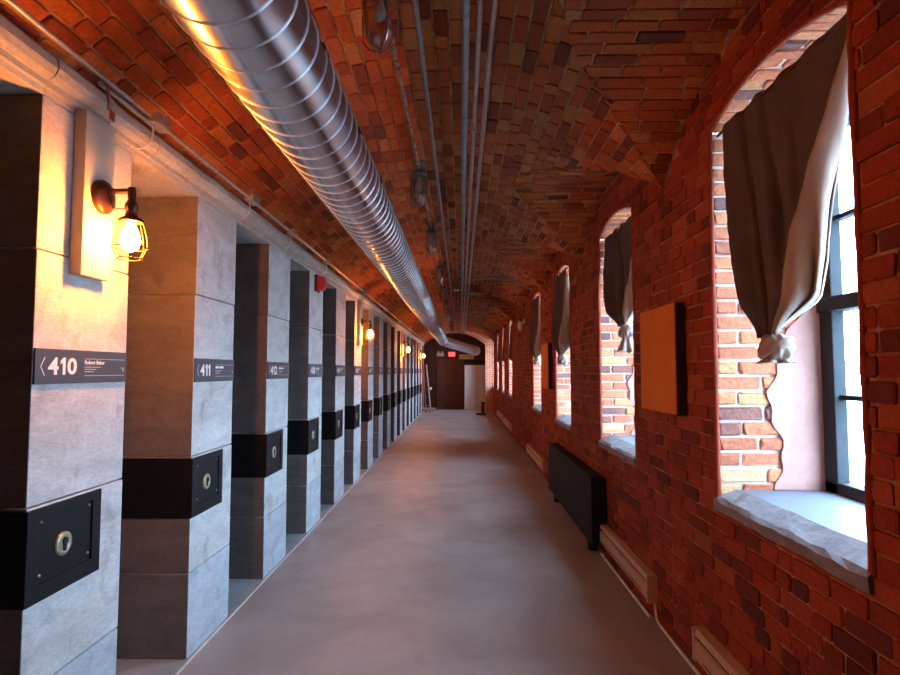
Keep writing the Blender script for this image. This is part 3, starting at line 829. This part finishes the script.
# rusty lamp conduit with glass jar lights
JX = -0.328
JY = [2.25, 4.46, 6.36, 8.6, 10.75, 12.9, 15.1, 17.3, 19.5]
for k, y_ in enumerate(JY):
    ordn = ['nearest', 'second', 'third', 'fourth', 'fifth', 'sixth', 'seventh', 'eighth', 'farthest'][k]
    root = tag(empty('jar_light', (JX, y_, 3.2)), 'unlit glass jar ceiling light on rusty conduit, %s along the corridor' % (ordn if k in (0, 8) else ordn + ' one'), 'ceiling light', 'glass jar lights along the vault')
    zt = zmain(JX)
    runs = [(YS + 0.05, y_ - 0.037)] if k == 0 else []
    runs.append((y_ + 0.03, (JY[k + 1] - 0.037) if k < 8 else YE - 0.02))
    for ra, rb in runs:               # rusty conduit on to the next light
        n_ = max(2, int((rb - ra) / 0.3))
        mb = MB(); mb.tube([(JX + random.uniform(-.004, .004), ra + (rb - ra) * q_ / n_, 3.18 + random.uniform(-.004, .004)) for q_ in range(n_ + 1)], 0.013, 8)
        mb.build('conduit_run', 'rusty_conduit', root)['label'] = 'rusty flaking conduit'
    mb = MB(); mb.lathe((JX, y_, zt - 0.005), (0, 0, -1), [(0, 0.055), (0.02, 0.055), (0.03, 0.035), (0.075, 0.035), (0.08, 0.062), (0.115, 0.066), (0.12, 0.05)], 20); mb.build('cap', 'aged_glassware', root)
    mb = MB(); mb.lathe((JX, y_, zt - 0.12), (0, 0, -1), [(0, 0.055), (0.05, 0.068), (0.14, 0.067), (0.19, 0.056), (0.215, 0.032), (0.224, 0.004)], 20, False); mb.build('glass_jar', 'jar_glass', root)
    mb = MB(); mb.lathe((JX, y_, zt - 0.12), (0, 0, -1), [(0, 0.014), (0.03, 0.014), (0.05, 0.02), (0.08, 0.03), (0.105, 0.026), (0.12, 0.006)], 14); mb.build('bulb', 'bulb_off', root)
    if k < 5:
        for q_ in range(5):
            t = q_ * 2 * PI / 5 + 0.3
            mb = MB(); mb.tube([(JX + r * math.cos(t), y_ + r * math.sin(t), zt - 0.12 - h) for h, r in ((0, 0.068), (0.1, 0.076), (0.19, 0.07), (0.222, 0.05), (0.238, 0.022), (0.241, 0.0))], 0.0028, 6); mb.build('guard_wire', 'aged_glassware', root)
# cross conduit to the right wall
mb = MB(); mb.tube([(0.13, 9.62, 3.13), (0.5, 9.62, 3.145), (0.78, 9.62, 3.14), (1.0, 9.62, 3.05), (1.2, 9.62, 2.94)], 0.014, 8)
tag(mb.build('cross_conduit', 'dark_conduit'), 'dark conduit crossing from the ceiling pipes to the right wall', 'conduit')
root = tag(empty('ceiling_disc', (0.2, 11.0, 3.1)), 'flat olive disc fixture with pale rim under the ceiling pipes', 'ceiling fixture')
mb = MB(); mb.lathe((0.2, 11.0, 3.06), (0, 0, 1), [(0, 0.2), (0.02, 0.21)], 28); mb.build('disc', 'olive_plate', root)
mb = MB(); mb.tube([(0.2 + 0.21 * math.cos(t * PI / 14), 11.0 + 0.21 * math.sin(t * PI / 14), 3.075) for t in range(29)], 0.01, 6, False); mb.build('rim', 'galvanized', root)
mb = MB(); mb.tube([(0.2, 11.0, 3.07), (0.2, 11.0, zmain(0.2))], 0.012, 8); mb.build('stem', 'dark_conduit', root)
root = tag(empty('junction_box', (-0.1, 10.6, 3.1)), 'pale metal junction box on the vault beside the olive disc', 'junction box')
mb = MB(); mb.box((-0.14, 10.5, 3.08), (-0.03, 10.68, 3.245), 0.006); mb.build('box', 'galvanized', root)
mb = MB(); mb.box((-0.13, 10.51, 3.074), (-0.04, 10.67, 3.082), 0.002); mb.build('cover', 'sign_white', root)

# ---- conduit on the left above the ledge
CX_, CZ_ = -1.452, 2.79
root = tag(empty('wall_conduit', (CX_, 2, CZ_)), 'long steel conduit running above the pale ledge on the left', 'conduit')
mb = MB(); mb.tube([(CX_, YS + 0.05, CZ_), (CX_, 10, CZ_), (CX_, YE - 0.05, CZ_)], 0.012, 10); mb.build('tube', 'conduit_steel', root)
mb = MB(); mb.tube([(CX_ - 0.005, 2.25, CZ_ - 0.03), (CX_ - 0.005, 2.66, CZ_ - 0.03)], 0.01, 8); mb.build('tube', 'conduit_steel', root)
for y_ in (2.0, 3.35, 4.45, 5.6, 7.0, 8.0, 9.4, 11.0, 12.6, 14.2):
    mb = MB(); mb.tube([(CX_ - 0.014, y_, CZ_), (CX_ - 0.006, y_, CZ_ + 0.014), (CX_ + 0.01, y_, CZ_ + 0.012), (CX_ + 0.014, y_, CZ_ - 0.002)], 0.004, 6)
    mb.box((CX_ - 0.02, y_ - 0.01, CZ_ + 0.01), (CX_ + 0.0, y_ + 0.01, CZ_ + 0.04), 0.002); mb.build('clip', 'conduit_steel', root)
BY = [2.68, 3.93, 4.9, 6.2, 8.7, 11.2, 13.7, 16.2]
for k, y_ in enumerate(BY):
    nm = ['just past the nearest lamp', 'past the second pillar', 'at the third pillar', 'at the fourth pillar', 'past the second lamp', 'at the eighth pillar', 'at the tenth pillar', 'past the third lamp'][k]
    root = tag(empty('conduit_box', (CX_, y_, CZ_)), 'small grey conduit box on the ledge, ' + nm, 'junction box', 'conduit boxes above the ledge')
    mb = MB(); mb.box((CX_ - 0.025, y_ - 0.07, CZ_ - 0.03), (CX_ + 0.035, y_ + 0.07, CZ_ + 0.05), 0.004); mb.build('box', 'conduit_steel', root)
    mb = MB(); mb.box((CX_ + 0.034, y_ - 0.065, CZ_ - 0.025), (CX_ + 0.038, y_ + 0.065, CZ_ + 0.045), 0.001); mb.build('cover', 'conduit_steel', root)
    mb = MB(); mb.tube([(CX_ - 0.0, y_ - 0.04, CZ_ - 0.03), (CX_ + 0.01, y_ - 0.045, CZ_ - 0.07), (CX_ + 0.004, y_ - 0.05, CZ_ - 0.12), (CX_ - 0.02, y_ - 0.06, CZ_ - 0.15), (CX_ - 0.05, y_ - 0.065, CZ_ - 0.16)], 0.004, 6); mb.build('cable', 'cable_white', root)
root = tag(empty('metal_hook', (-1.44, 2.26, 2.7)), 'bent shiny metal hook hanging from the ledge over the first lamp', 'hook')
mb = MB(); mb.tube([(-1.45, 2.28, 2.765), (-1.435, 2.27, 2.755), (-1.43, 2.27, 2.7), (-1.425, 2.265, 2.66), (-1.41, 2.255, 2.63)], 0.008, 8); mb.build('shank', 'conduit_steel', root)
mb = MB(); mb.box((-1.425, 2.235, 2.605), (-1.4, 2.27, 2.645), 0.004); mb.build('tip', 'galvanized', root)

# ---- wall lamps on their boards
for k in (0, 5, 10, 15):
    y0 = PIL_Y0 + PIL_P * k; num = 410 + k
    xb = XL + 0.05
    mb = MB(); mb.box((XL + 0.001, y0 + 0.17, 1.975), (xb, y0 + 0.36, LEDGE_B + 0.02), 0.003)
    tag(mb.build('lamp_board', 'lamp_board', origin=(XL, y0 + 0.225, 1.975)), 'pale upright board on the %s pillar behind its caged lamp' % ORD[k], 'board', 'boards behind the wall lamps')
    yl = y0 + 0.28; zl = 2.335
    root = tag(empty('wall_lamp', (xb, yl, zl)), 'lit bronze wall lamp with wire cage on the %s pillar' % ORD[k], 'wall lamp', 'caged wall lamps on the pillars')
    mb = MB(); mb.lathe((xb, yl, zl - 0.025), (1, 0, 0), [(0, 0.07), (0.012, 0.07), (0.022, 0.062), (0.03, 0.03)], 24); mb.build('backplate', 'lamp_brown', root)
    xe = xb + 0.125
    mb = MB(); mb.tube([(xb + 0.02, yl, zl), (xe, yl, zl)], 0.011, 10); mb.lathe((xe, yl, zl + 0.014), (0, 0, -1), [(0, 0.014), (0.03, 0.016), (0.055, 0.013)], 12); mb.build('arm', 'lamp_brown', root)
    mb = MB(); mb.tube([(xb + 0.03, yl, zl - 0.02), (xb + 0.05, yl, zl - 0.07), (xe - 0.02, yl, zl - 0.075), (xe - 0.004, yl, zl - 0.03)], 0.003, 6); mb.build('wire', 'lamp_brown', root)
    mb = MB(); mb.lathe((xe, yl, zl - 0.035), (0, 0, -1), [(0, 0.012), (0.02, 0.024), (0.04, 0.026), (0.045, 0.02), (0.07, 0.024), (0.085, 0.046), (0.095, 0.048)], 18); mb.build('socket', 'lamp_brown', root)
    zt = zl - 0.13
    mb = MB(); mb.lathe((xe, yl, zt + 0.01), (0, 0, -1), [(0, 0.013), (0.02, 0.016), (0.05, 0.03), (0.085, 0.038), (0.115, 0.03), (0.132, 0.006)], 18); mb.build('bulb', 'bulb_glow', root)
    prof_ = [(0, 0.046), (0.06, 0.062), (0.105, 0.066), (0.15, 0.045)]
    for q_ in range(6):
        t = q_ * PI / 3 + 0.2
        mb = MB(); mb.tube([(xe + r * math.cos(t), yl + r * math.sin(t), zt - h) for h, r in prof_], 0.0024, 6); mb.build('cage_wire', 'lamp_brown', root)
    for h, r in ((0.105, 0.067), (0.15, 0.046)):
        mb = MB(); mb.tube([(xe + r * math.cos(t * PI / 9), yl + r * math.sin(t * PI / 9), zt - h) for t in range(19)], 0.0024, 6, False); mb.build('cage_ring', 'lamp_brown', root)

# ---- fire alarms
for y_, nm in ((PIL_Y0 + 3 * PIL_P + 0.25, 'on the pillar of sign 413'), (PIL_Y0 + 13 * PIL_P + 0.25, 'far off between the last two lamps')):
    root = tag(empty('fire_alarm', (XL, y_, 2.52)), 'red fire alarm sounder on dark backing ' + nm, 'fire alarm', 'red fire alarms on the pillars')
    mb = MB(); mb.box((XL + 0.001, y_ - 0.075, 2.43), (XL + 0.03, y_ + 0.075, 2.6), 0.004); mb.build('backing', 'alarm_dark', root)
    mb = MB(); mb.box((XL + 0.028, y_ - 0.07, 2.445), (XL + 0.095, y_ + 0.07, 2.585), 0.018); mb.build('body', 'alarm_red', root)
    mb = MB(); mb.lathe((XL + 0.094, y_, 2.515), (1, 0, 0), [(0, 0.045), (0.006, 0.045), (0.012, 0.03)], 16); mb.build('lens', 'alarm_red', root)

# ---- orange panels on the window wall
for (ya, yb), nm in (((3.25, 3.87), 'between the first and second windows'), ((7.98, 8.6), 'between the third and fourth windows')):
    root = tag(empty('wall_panel', (1.22, (ya + yb) / 2, 1.36)), 'square plain orange panel with black edge hung ' + nm, 'panel', 'orange panels on the brick wall')
    mb = MB(); mb.box((1.196, ya, 1.355), (XR - 0.006, yb, 1.985), 0.002); mb.build('box_frame', 'panel_edge', root)
    mb = MB(); mb.box((1.19, ya + 0.002, 1.357), (1.197, yb - 0.002, 1.983), 0.001); mb.build('face', 'orange_panel', root)

# ---- baseboard heaters
def heater(y0, y1, label, mats=('heater_cream', 'heater_dark'), z0=0.13, z1=0.29):
    root = tag(empty('baseboard_heater', (1.22, (y0 + y1) / 2, z0)), label, 'heater', 'electric baseboard heaters')
    xf, xb = 1.185, XR - 0.004
    mb = MB(); mb.prism([(xb, z0), (xf + 0.012, z0), (xf, z0 + 0.02), (xf, z1 - 0.06), (xf + 0.02, z1 - 0.052), (xf + 0.02, z1 - 0.035), (xf, z1 - 0.028), (xf + 0.012, z1), (xb, z1)], 'y', y0 + 0.02, y1 - 0.02); mb.build('casing', mats[0], root)
    for a, b_ in ((y0, y0 + 0.022), (y1 - 0.022, y1)):
        mb = MB(); mb.box((xf - 0.004, a, z0 - 0.004), (xb, b_, z1 + 0.004), 0.004); mb.build('end_cap', mats[0], root)
    mb = MB(); mb.box((xf + 0.012, y0 + 0.03, z1 - 0.052), (xf + 0.0195, y1 - 0.03, z1 - 0.034)); mb.build('outlet_slot', mats[1], root)
    mb = MB(); mb.box((xf - 0.0015, y0 + 0.12, z0 + 0.03), (xf + 0.003, y1 - 0.12, z0 + 0.036)); mb.build('seam', mats[1], root)
heater(1.75, 3.08, 'cream baseboard heater in the near right corner under the first window')
heater(3.8, 5.2, 'cream baseboard heater just in front of the dark radiator')
heater(8.55, 10.6, 'cream baseboard heater behind the dark radiator, under the fourth window')
heater(14.3, 16.6, 'pale baseboard heater under the fifth window')
heater(17.0, 19.4, 'pale baseboard heater near the far end of the window wall')
mb = MB(); mb.tube([(XR - 0.014, YS + 0.05, 0.016), (XR - 0.014, 2.0, 0.016), (XR - 0.014, 3.74, 0.016), (XR - 0.014, 3.8, 0.03), (XR - 0.014, 3.83, 0.12)], 0.01, 8)
tag(mb.build('floor_cable', 'cable_white'), 'thin white cable duct along the foot of the brick wall', 'cable')
mb = MB(); mb.tube([(XR - 0.04, 3.86, 0.02), (XR - 0.04, 4.5, 0.02), (XR - 0.04, 5.15, 0.02)], 0.012, 8)
tag(mb.build('heater_pipe', 'cable_white'), 'pale pipe on the floor below the second baseboard heater', 'pipe')
# ---- dark radiator
root = tag(empty('radiator', (1.18, 6.25, 0.0)), 'large flat dark grey radiator under the second and third windows', 'radiator')
mb = MB(); mb.box((1.115, 5.06, 0.11), (1.14, 7.5, 0.69), 0.006); mb.build('front_panel', 'radiator_grey', root)
mb = MB(); mb.box((1.14, 5.07, 0.12), (1.236, 7.49, 0.68), 0.004); mb.build('body', 'radiator_grey', root)
for k in range(24):
    y_ = 5.15 + k * 0.1
    mb = MB(); mb.box((1.15, y_, 0.68), (1.235, y_ + 0.05, 0.684)); mb.build('grille_slot', 'heater_dark', root)
for y_ in (5.3, 7.2):
    mb = MB(); mb.box((1.14, y_, 0.0), (1.22, y_ + 0.05, 0.125), 0.004); mb.build('foot', 'radiator_grey', root)

# ---- curtains
def lerp_poly(poly, z):
    if z >= poly[0][1]: return poly[0][0]
    for (ya, za), (yb, zb) in zip(poly[:-1], poly[1:]):
        if z >= zb: return ya + (yb - ya) * (za - z) / (za - zb)
    return poly[-1][0]
def smooth(t): t = min(max(t, 0), 1); return t * t * (3 - 2 * t)
def curtain(idx, L, Rr, knot, seed, tail, label, xr=0.2, folds=5, X0=1.30, lin=0.56):
    """L / Rr: far and near edge as (y, z) from top down; knot centre (y, z)"""
    rg = random.Random(seed)
    root = tag(empty('curtain', (1.3, knot[0], knot[1])), label, 'curtain', 'knotted window curtains')
    nt_, ns_ = 44, 72
    zt = L[0][1]; zk = knot[1] + 0.045
    vs = []
    ph = rg.uniform(0, 6)
    for i in range(nt_ + 1):
        t = i / nt_; z = zt + (zk - zt) * t
        ya, yb = lerp_poly(L, z), lerp_poly(Rr, z)
        g = smooth((t - 0.84) / 0.16)
        ya = ya + (knot[0] + 0.075 - ya) * g; yb = yb + (knot[0] - 0.12 - yb) * g
        wd = abs(ya - yb)
        for j in range(ns_ + 1):
            jb = 40; sb = 1.0 - lin * smooth((t + 0.06) / 0.9)
            s_ = sb * j / jb if j <= jb else sb + (1 - sb) * (j - jb) / (ns_ - jb)
            amp = (0.008 + 0.022 * smooth(t * 1.3)) * (1 - 0.45 * g) * (1.9 - 1.2 * smooth(s_ * 1.6))
            fold = math.sin(2 * PI * folds * (s_ ** 1.15) + ph + 0.5 * math.sin(3 * t)) * amp + 0.4 * amp * math.sin(2 * PI * (folds * 2.3) * s_ + 2 * ph)
            fold *= 1 - 0.8 * math.exp(-((s_ - sb) / 0.12) ** 2)
            # the near third swings back towards the glass
            back = xr * smooth((s_ - sb) / max(1 - sb, 0.02)) * smooth(t * 3) * (1 - 0.8 * g) - 0.012 * math.exp(-((s_ - sb) / 0.05) ** 2) * smooth(t * 2)
            x = X0 + 0.02 + 0.05 * math.sin(PI * t) * math.sin(PI * s_) + fold + back + 0.05 * g
            y_ = ya + (yb - ya) * (s_ + 0.018 * math.sin(2 * PI * folds * s_ * 1.1 + ph) * (1 - math.exp(-((s_ - sb) / 0.12) ** 2)))
            y_ = y_ + (x - X0 - 0.02) * 1.8 * smooth((s_ - sb) / max(1 - sb, 0.02))
            zz = z - 0.0 * s_
            if i == 0: zz += 0.006 * math.sin(2 * PI * folds * s_ + ph)
            vs.append((x, y_, zz))
    mb = MB()
    w_ = ns_ + 1
    mb.add(vs, [(i * w_ + j, i * w_ + j + 1, (i + 1) * w_ + j + 1, (i + 1) * w_ + j) for i in range(nt_) for j in range(ns_)], True)
    for fi, (i, j) in enumerate([(i, j) for i in range(nt_) for j in range(ns_)]):   # the turned-back edge shows the pale lining
        if j >= 40: mb.mi[fi] = 1
    o = mb.build('drape', ['curtain_cloth', 'curtain_lining'], root)
    md = o.modifiers.new('thick', 'SOLIDIFY'); md.thickness = 0.004; md.offset = 0
    # knot
    ky, kz = knot; kx = X0 + 0.085
    mb = MB(); vs = []; nu, nv = 26, 14
    for i in range(nv + 1):
        f = PI * i / nv
        for j in range(nu):
            a = 2 * PI * j / nu
            r = 0.072 * (1 + 0.16 * math.sin(5 * a + 3 * f) + 0.1 * math.sin(9 * a - 4 * f + 1))
            vs.append((kx + r * math.sin(f) * math.cos(a) * 0.85, ky + r * math.sin(f) * math.sin(a), kz + 0.066 * math.cos(f)))
    mb.add(vs, [(i * nu + j, i * nu + (j + 1) % nu, (i + 1) * nu + (j + 1) % nu, (i + 1) * nu + j) for i in range(nv) for j in range(nu)], True)
    mb.build('knot', 'curtain_lining', root)
    mb = MB(); mb.tube([(kx + 0.05 * math.cos(t), ky + 0.066 * math.sin(t), kz + 0.03 * math.cos(t + 0.6)) for t in [q_ * 2 * PI / 16 for q_ in range(17)]], 0.02, 8, False); mb.build('wrap', 'curtain_lining', root)
    # tail below the knot
    mb = MB(); vs = []; nz, na = 8, 28
    for i in range(nz + 1):
        t = i / nz
        for j in range(na):
            a = 2 * PI * j / na
            r = (0.028 + 0.03 * t) * (1 + (0.2 + 0.3 * t) * math.sin(6 * a + seed))
            vs.append((kx + r * math.cos(a), ky + r * math.sin(a) * 0.9, kz - 0.035 - tail * t * (1 + 0.12 * math.sin(3 * a))))
    mb.add(vs, [(i * na + j, i * na + (j + 1) % na, (i + 1) * na + (j + 1) % na, (i + 1) * na + j) for i in range(nz) for j in range(na)], True)
    mb.build('tail', 'curtain_lining', root)
    mb = MB(); mb.tube([(X0 + 0.025, WINS[idx] - 0.002, zt - 0.012), (X0 + 0.025, WINS[idx] + WIN_W + 0.002, zt - 0.012)], 0.008, 8); mb.build('rod', 'lamp_brown', root)
curtain(0, [(2.885, 2.80), (2.885, 2.56), (2.81, 2.31), (2.71, 2.05), (2.64, 1.9), (2.61, 1.8), (2.6, 1.6)], [(1.86, 2.80), (1.9, 2.54), (1.95, 2.28), (1.99, 2.05), (2.05, 1.9), (2.15, 1.78), (2.3, 1.6)], (2.53, 1.70), 3, 0.03, 'brown curtain of the nearest window, knotted up above the sill', X0=1.275)
curtain(1, [(5.275, 2.80), (5.27, 2.5), (5.14, 2.24), (4.99, 2.06), (4.95, 1.9)], [(4.24, 2.80), (4.3, 2.44), (4.38, 2.22), (4.6, 2.01), (4.75, 1.9)], (4.86, 1.93), 9, 0.13, 'grey-brown curtain of the second window, knotted with a hanging tail')
curtain(2, [(7.71, 2.80), (7.7, 2.4), (7.6, 2.0), (7.45, 1.8)], [(6.69, 2.80), (6.7, 2.2), (6.72, 1.9), (6.8, 1.8)], (7.36, 1.74), 14, 0.03, 'grey-brown curtain of the third window, hanging low to its knot', 0.12, X0=1.2, lin=0.7)
curtain(3, [(10.14, 2.80), (10.13, 2.4), (10.05, 1.9), (9.9, 1.8)], [(9.1, 2.80), (9.15, 2.2), (9.25, 1.9), (9.4, 1.8)], (9.85, 1.76), 21, 0.03, 'brown curtain of the fourth window, beyond the second orange panel', 0.12, X0=1.21, lin=0.7)
for k, i in enumerate((4, 5, 6)):
    a = WINS[i]
    curtain(i, [(a + 1.04, 2.80), (a + 1.03, 2.4), (a + 0.96, 1.9), (a + 0.8, 1.8)], [(a + 0.02, 2.80), (a + 0.06, 2.2), (a + 0.16, 1.9), (a + 0.3, 1.8)], (a + 0.6, 1.75), 30 + i, 0.03, 'dark curtain of the %s window along the wall' % ('fifth', 'sixth', 'seventh')[k], 0.03)

# ---- wall jar fixture at the windowless bay
root = tag(empty('wall_fixture', (XR, 11.4, 2.55)), 'pale glass wall light on the brick between fourth and fifth windows', 'wall light')
mb = MB(); mb.lathe((XR - 0.004, 11.4, 2.6), (-1, 0, 0), [(0, 0.07), (0.02, 0.07), (0.04, 0.03), (0.09, 0.025)], 16); mb.build('mount', 'galvanized', root)
mb = MB(); mb.lathe((XR - 0.09, 11.4, 2.63), (0, 0, -1), [(0, 0.04), (0.05, 0.06), (0.07, 0.05)], 16); mb.build('cap', 'galvanized', root)
mb = MB(); mb.lathe((XR - 0.09, 11.4, 2.56), (0, 0, -1), [(0, 0.05), (0.1, 0.055), (0.16, 0.035), (0.18, 0.005)], 16); mb.build('glass_jar', 'cable_white', root)

# ---- far end: exit sign, emergency lights, ladder, stand
YX = YE - 0.25
root = tag(empty('exit_sign', (-0.36, YX, 2.27)), 'small glowing red sign hanging in the end arch', 'sign')
mb = MB(); mb.box((-0.5, YX, 2.17), (-0.23, YX + 0.08, 2.36), 0.006); mb.build('housing', 'black_plastic', root)
mb = MB(); mb.box((-0.49, YX - 0.006, 2.18), (-0.24, YX + 0.002, 2.35), 0.002); mb.build('lit_face', 'exit_red', root)
mb = MB(); mb.tube([(-0.36, YX + 0.04, 2.36), (-0.36, YX + 0.04, 3.2)], 0.01, 8); mb.build('stem', 'black_plastic', root)
root = tag(empty('emergency_light', (-0.7, YB, 2.25)), 'pale emergency light unit on the wall left of the red sign', 'emergency light')
mb = MB(); mb.box((-1.02, YB - 0.08, 2.22), (-0.72, YB - 0.001, 2.36), 0.008); mb.build('housing', 'pale_wood', root)
for x in (-0.95, -0.79):
    mb = MB(); mb.lathe((x, YB - 0.08, 2.38), (0, -1, 0), [(0, 0.03), (0.05, 0.05), (0.06, 0.045)], 12); mb.build('lamp_head', 'door_grey', root)
mb = MB(); mb.box((-0.08, YB - 0.1, 2.1), (0.55, YB - 0.001, 2.3), 0.008); tag(mb.build('wall_box', 'pale_wood'), 'pale brown box on the wall right of the red sign', 'box')
# ladder leaning at the end of the left wall
root = tag(empty('ladder', (-1.25, 22.5, 0)), 'slim wooden ladder leaning at the far end of the cells', 'ladder')
for dx, top in ((0.0, (-1.47, 22.75, 1.85)), (0.2, (-1.36, 22.75, 1.85))):
    mb = MB(); mb.tube([(-1.35 + dx, 22.35, 0.0), top], 0.022, 8); mb.build('rail', 'ladder_wood' if dx == 0 else 'door_grey', root)
for k in range(5):
    t = 0.15 + 0.17 * k
    p0 = Vector((-1.35, 22.35, 0)).lerp(Vector((-1.47, 22.75, 1.85)), t); p1 = Vector((-1.15, 22.35, 0)).lerp(Vector((-1.36, 22.75, 1.85)), t)
    mb = MB(); mb.tube([p0, p1], 0.012, 8); mb.build('rung', 'ladder_wood', root)
mb = MB(); mb.box((-1.5, 22.3, 0.14), (-0.98, 22.36, 0.19), 0.004); mb.build('foot_bar', 'pale_wood', root)
mb = MB(); mb.lathe((-1.18, 22.5, 0.98), (0, 0, -1), [(0, 0.02), (0.02, 0.05), (0.08, 0.06), (0.12, 0.02)], 12); tag(mb.build('white_cap', 'rag_white'), 'small round white cap hung on the ladder', 'cap')
root = tag(empty('floor_stand', (0.75, 21.4, 0)), 'black upright floor stand with wide flat base near the end', 'stand')
mb = MB(); mb.box((0.55, 21.2, 0.0), (0.9, 21.6, 0.06), 0.01); mb.build('base', 'black_plastic', root)
mb = MB(); mb.box((0.74, 21.3, 0.05), (0.86, 21.46, 0.44), 0.012); mb.build('body', 'black_plastic', root)
mb = MB(); mb.box((0.735, 21.29, 0.43), (0.865, 21.47, 0.47), 0.01); mb.build('lid', 'black_iron', root)
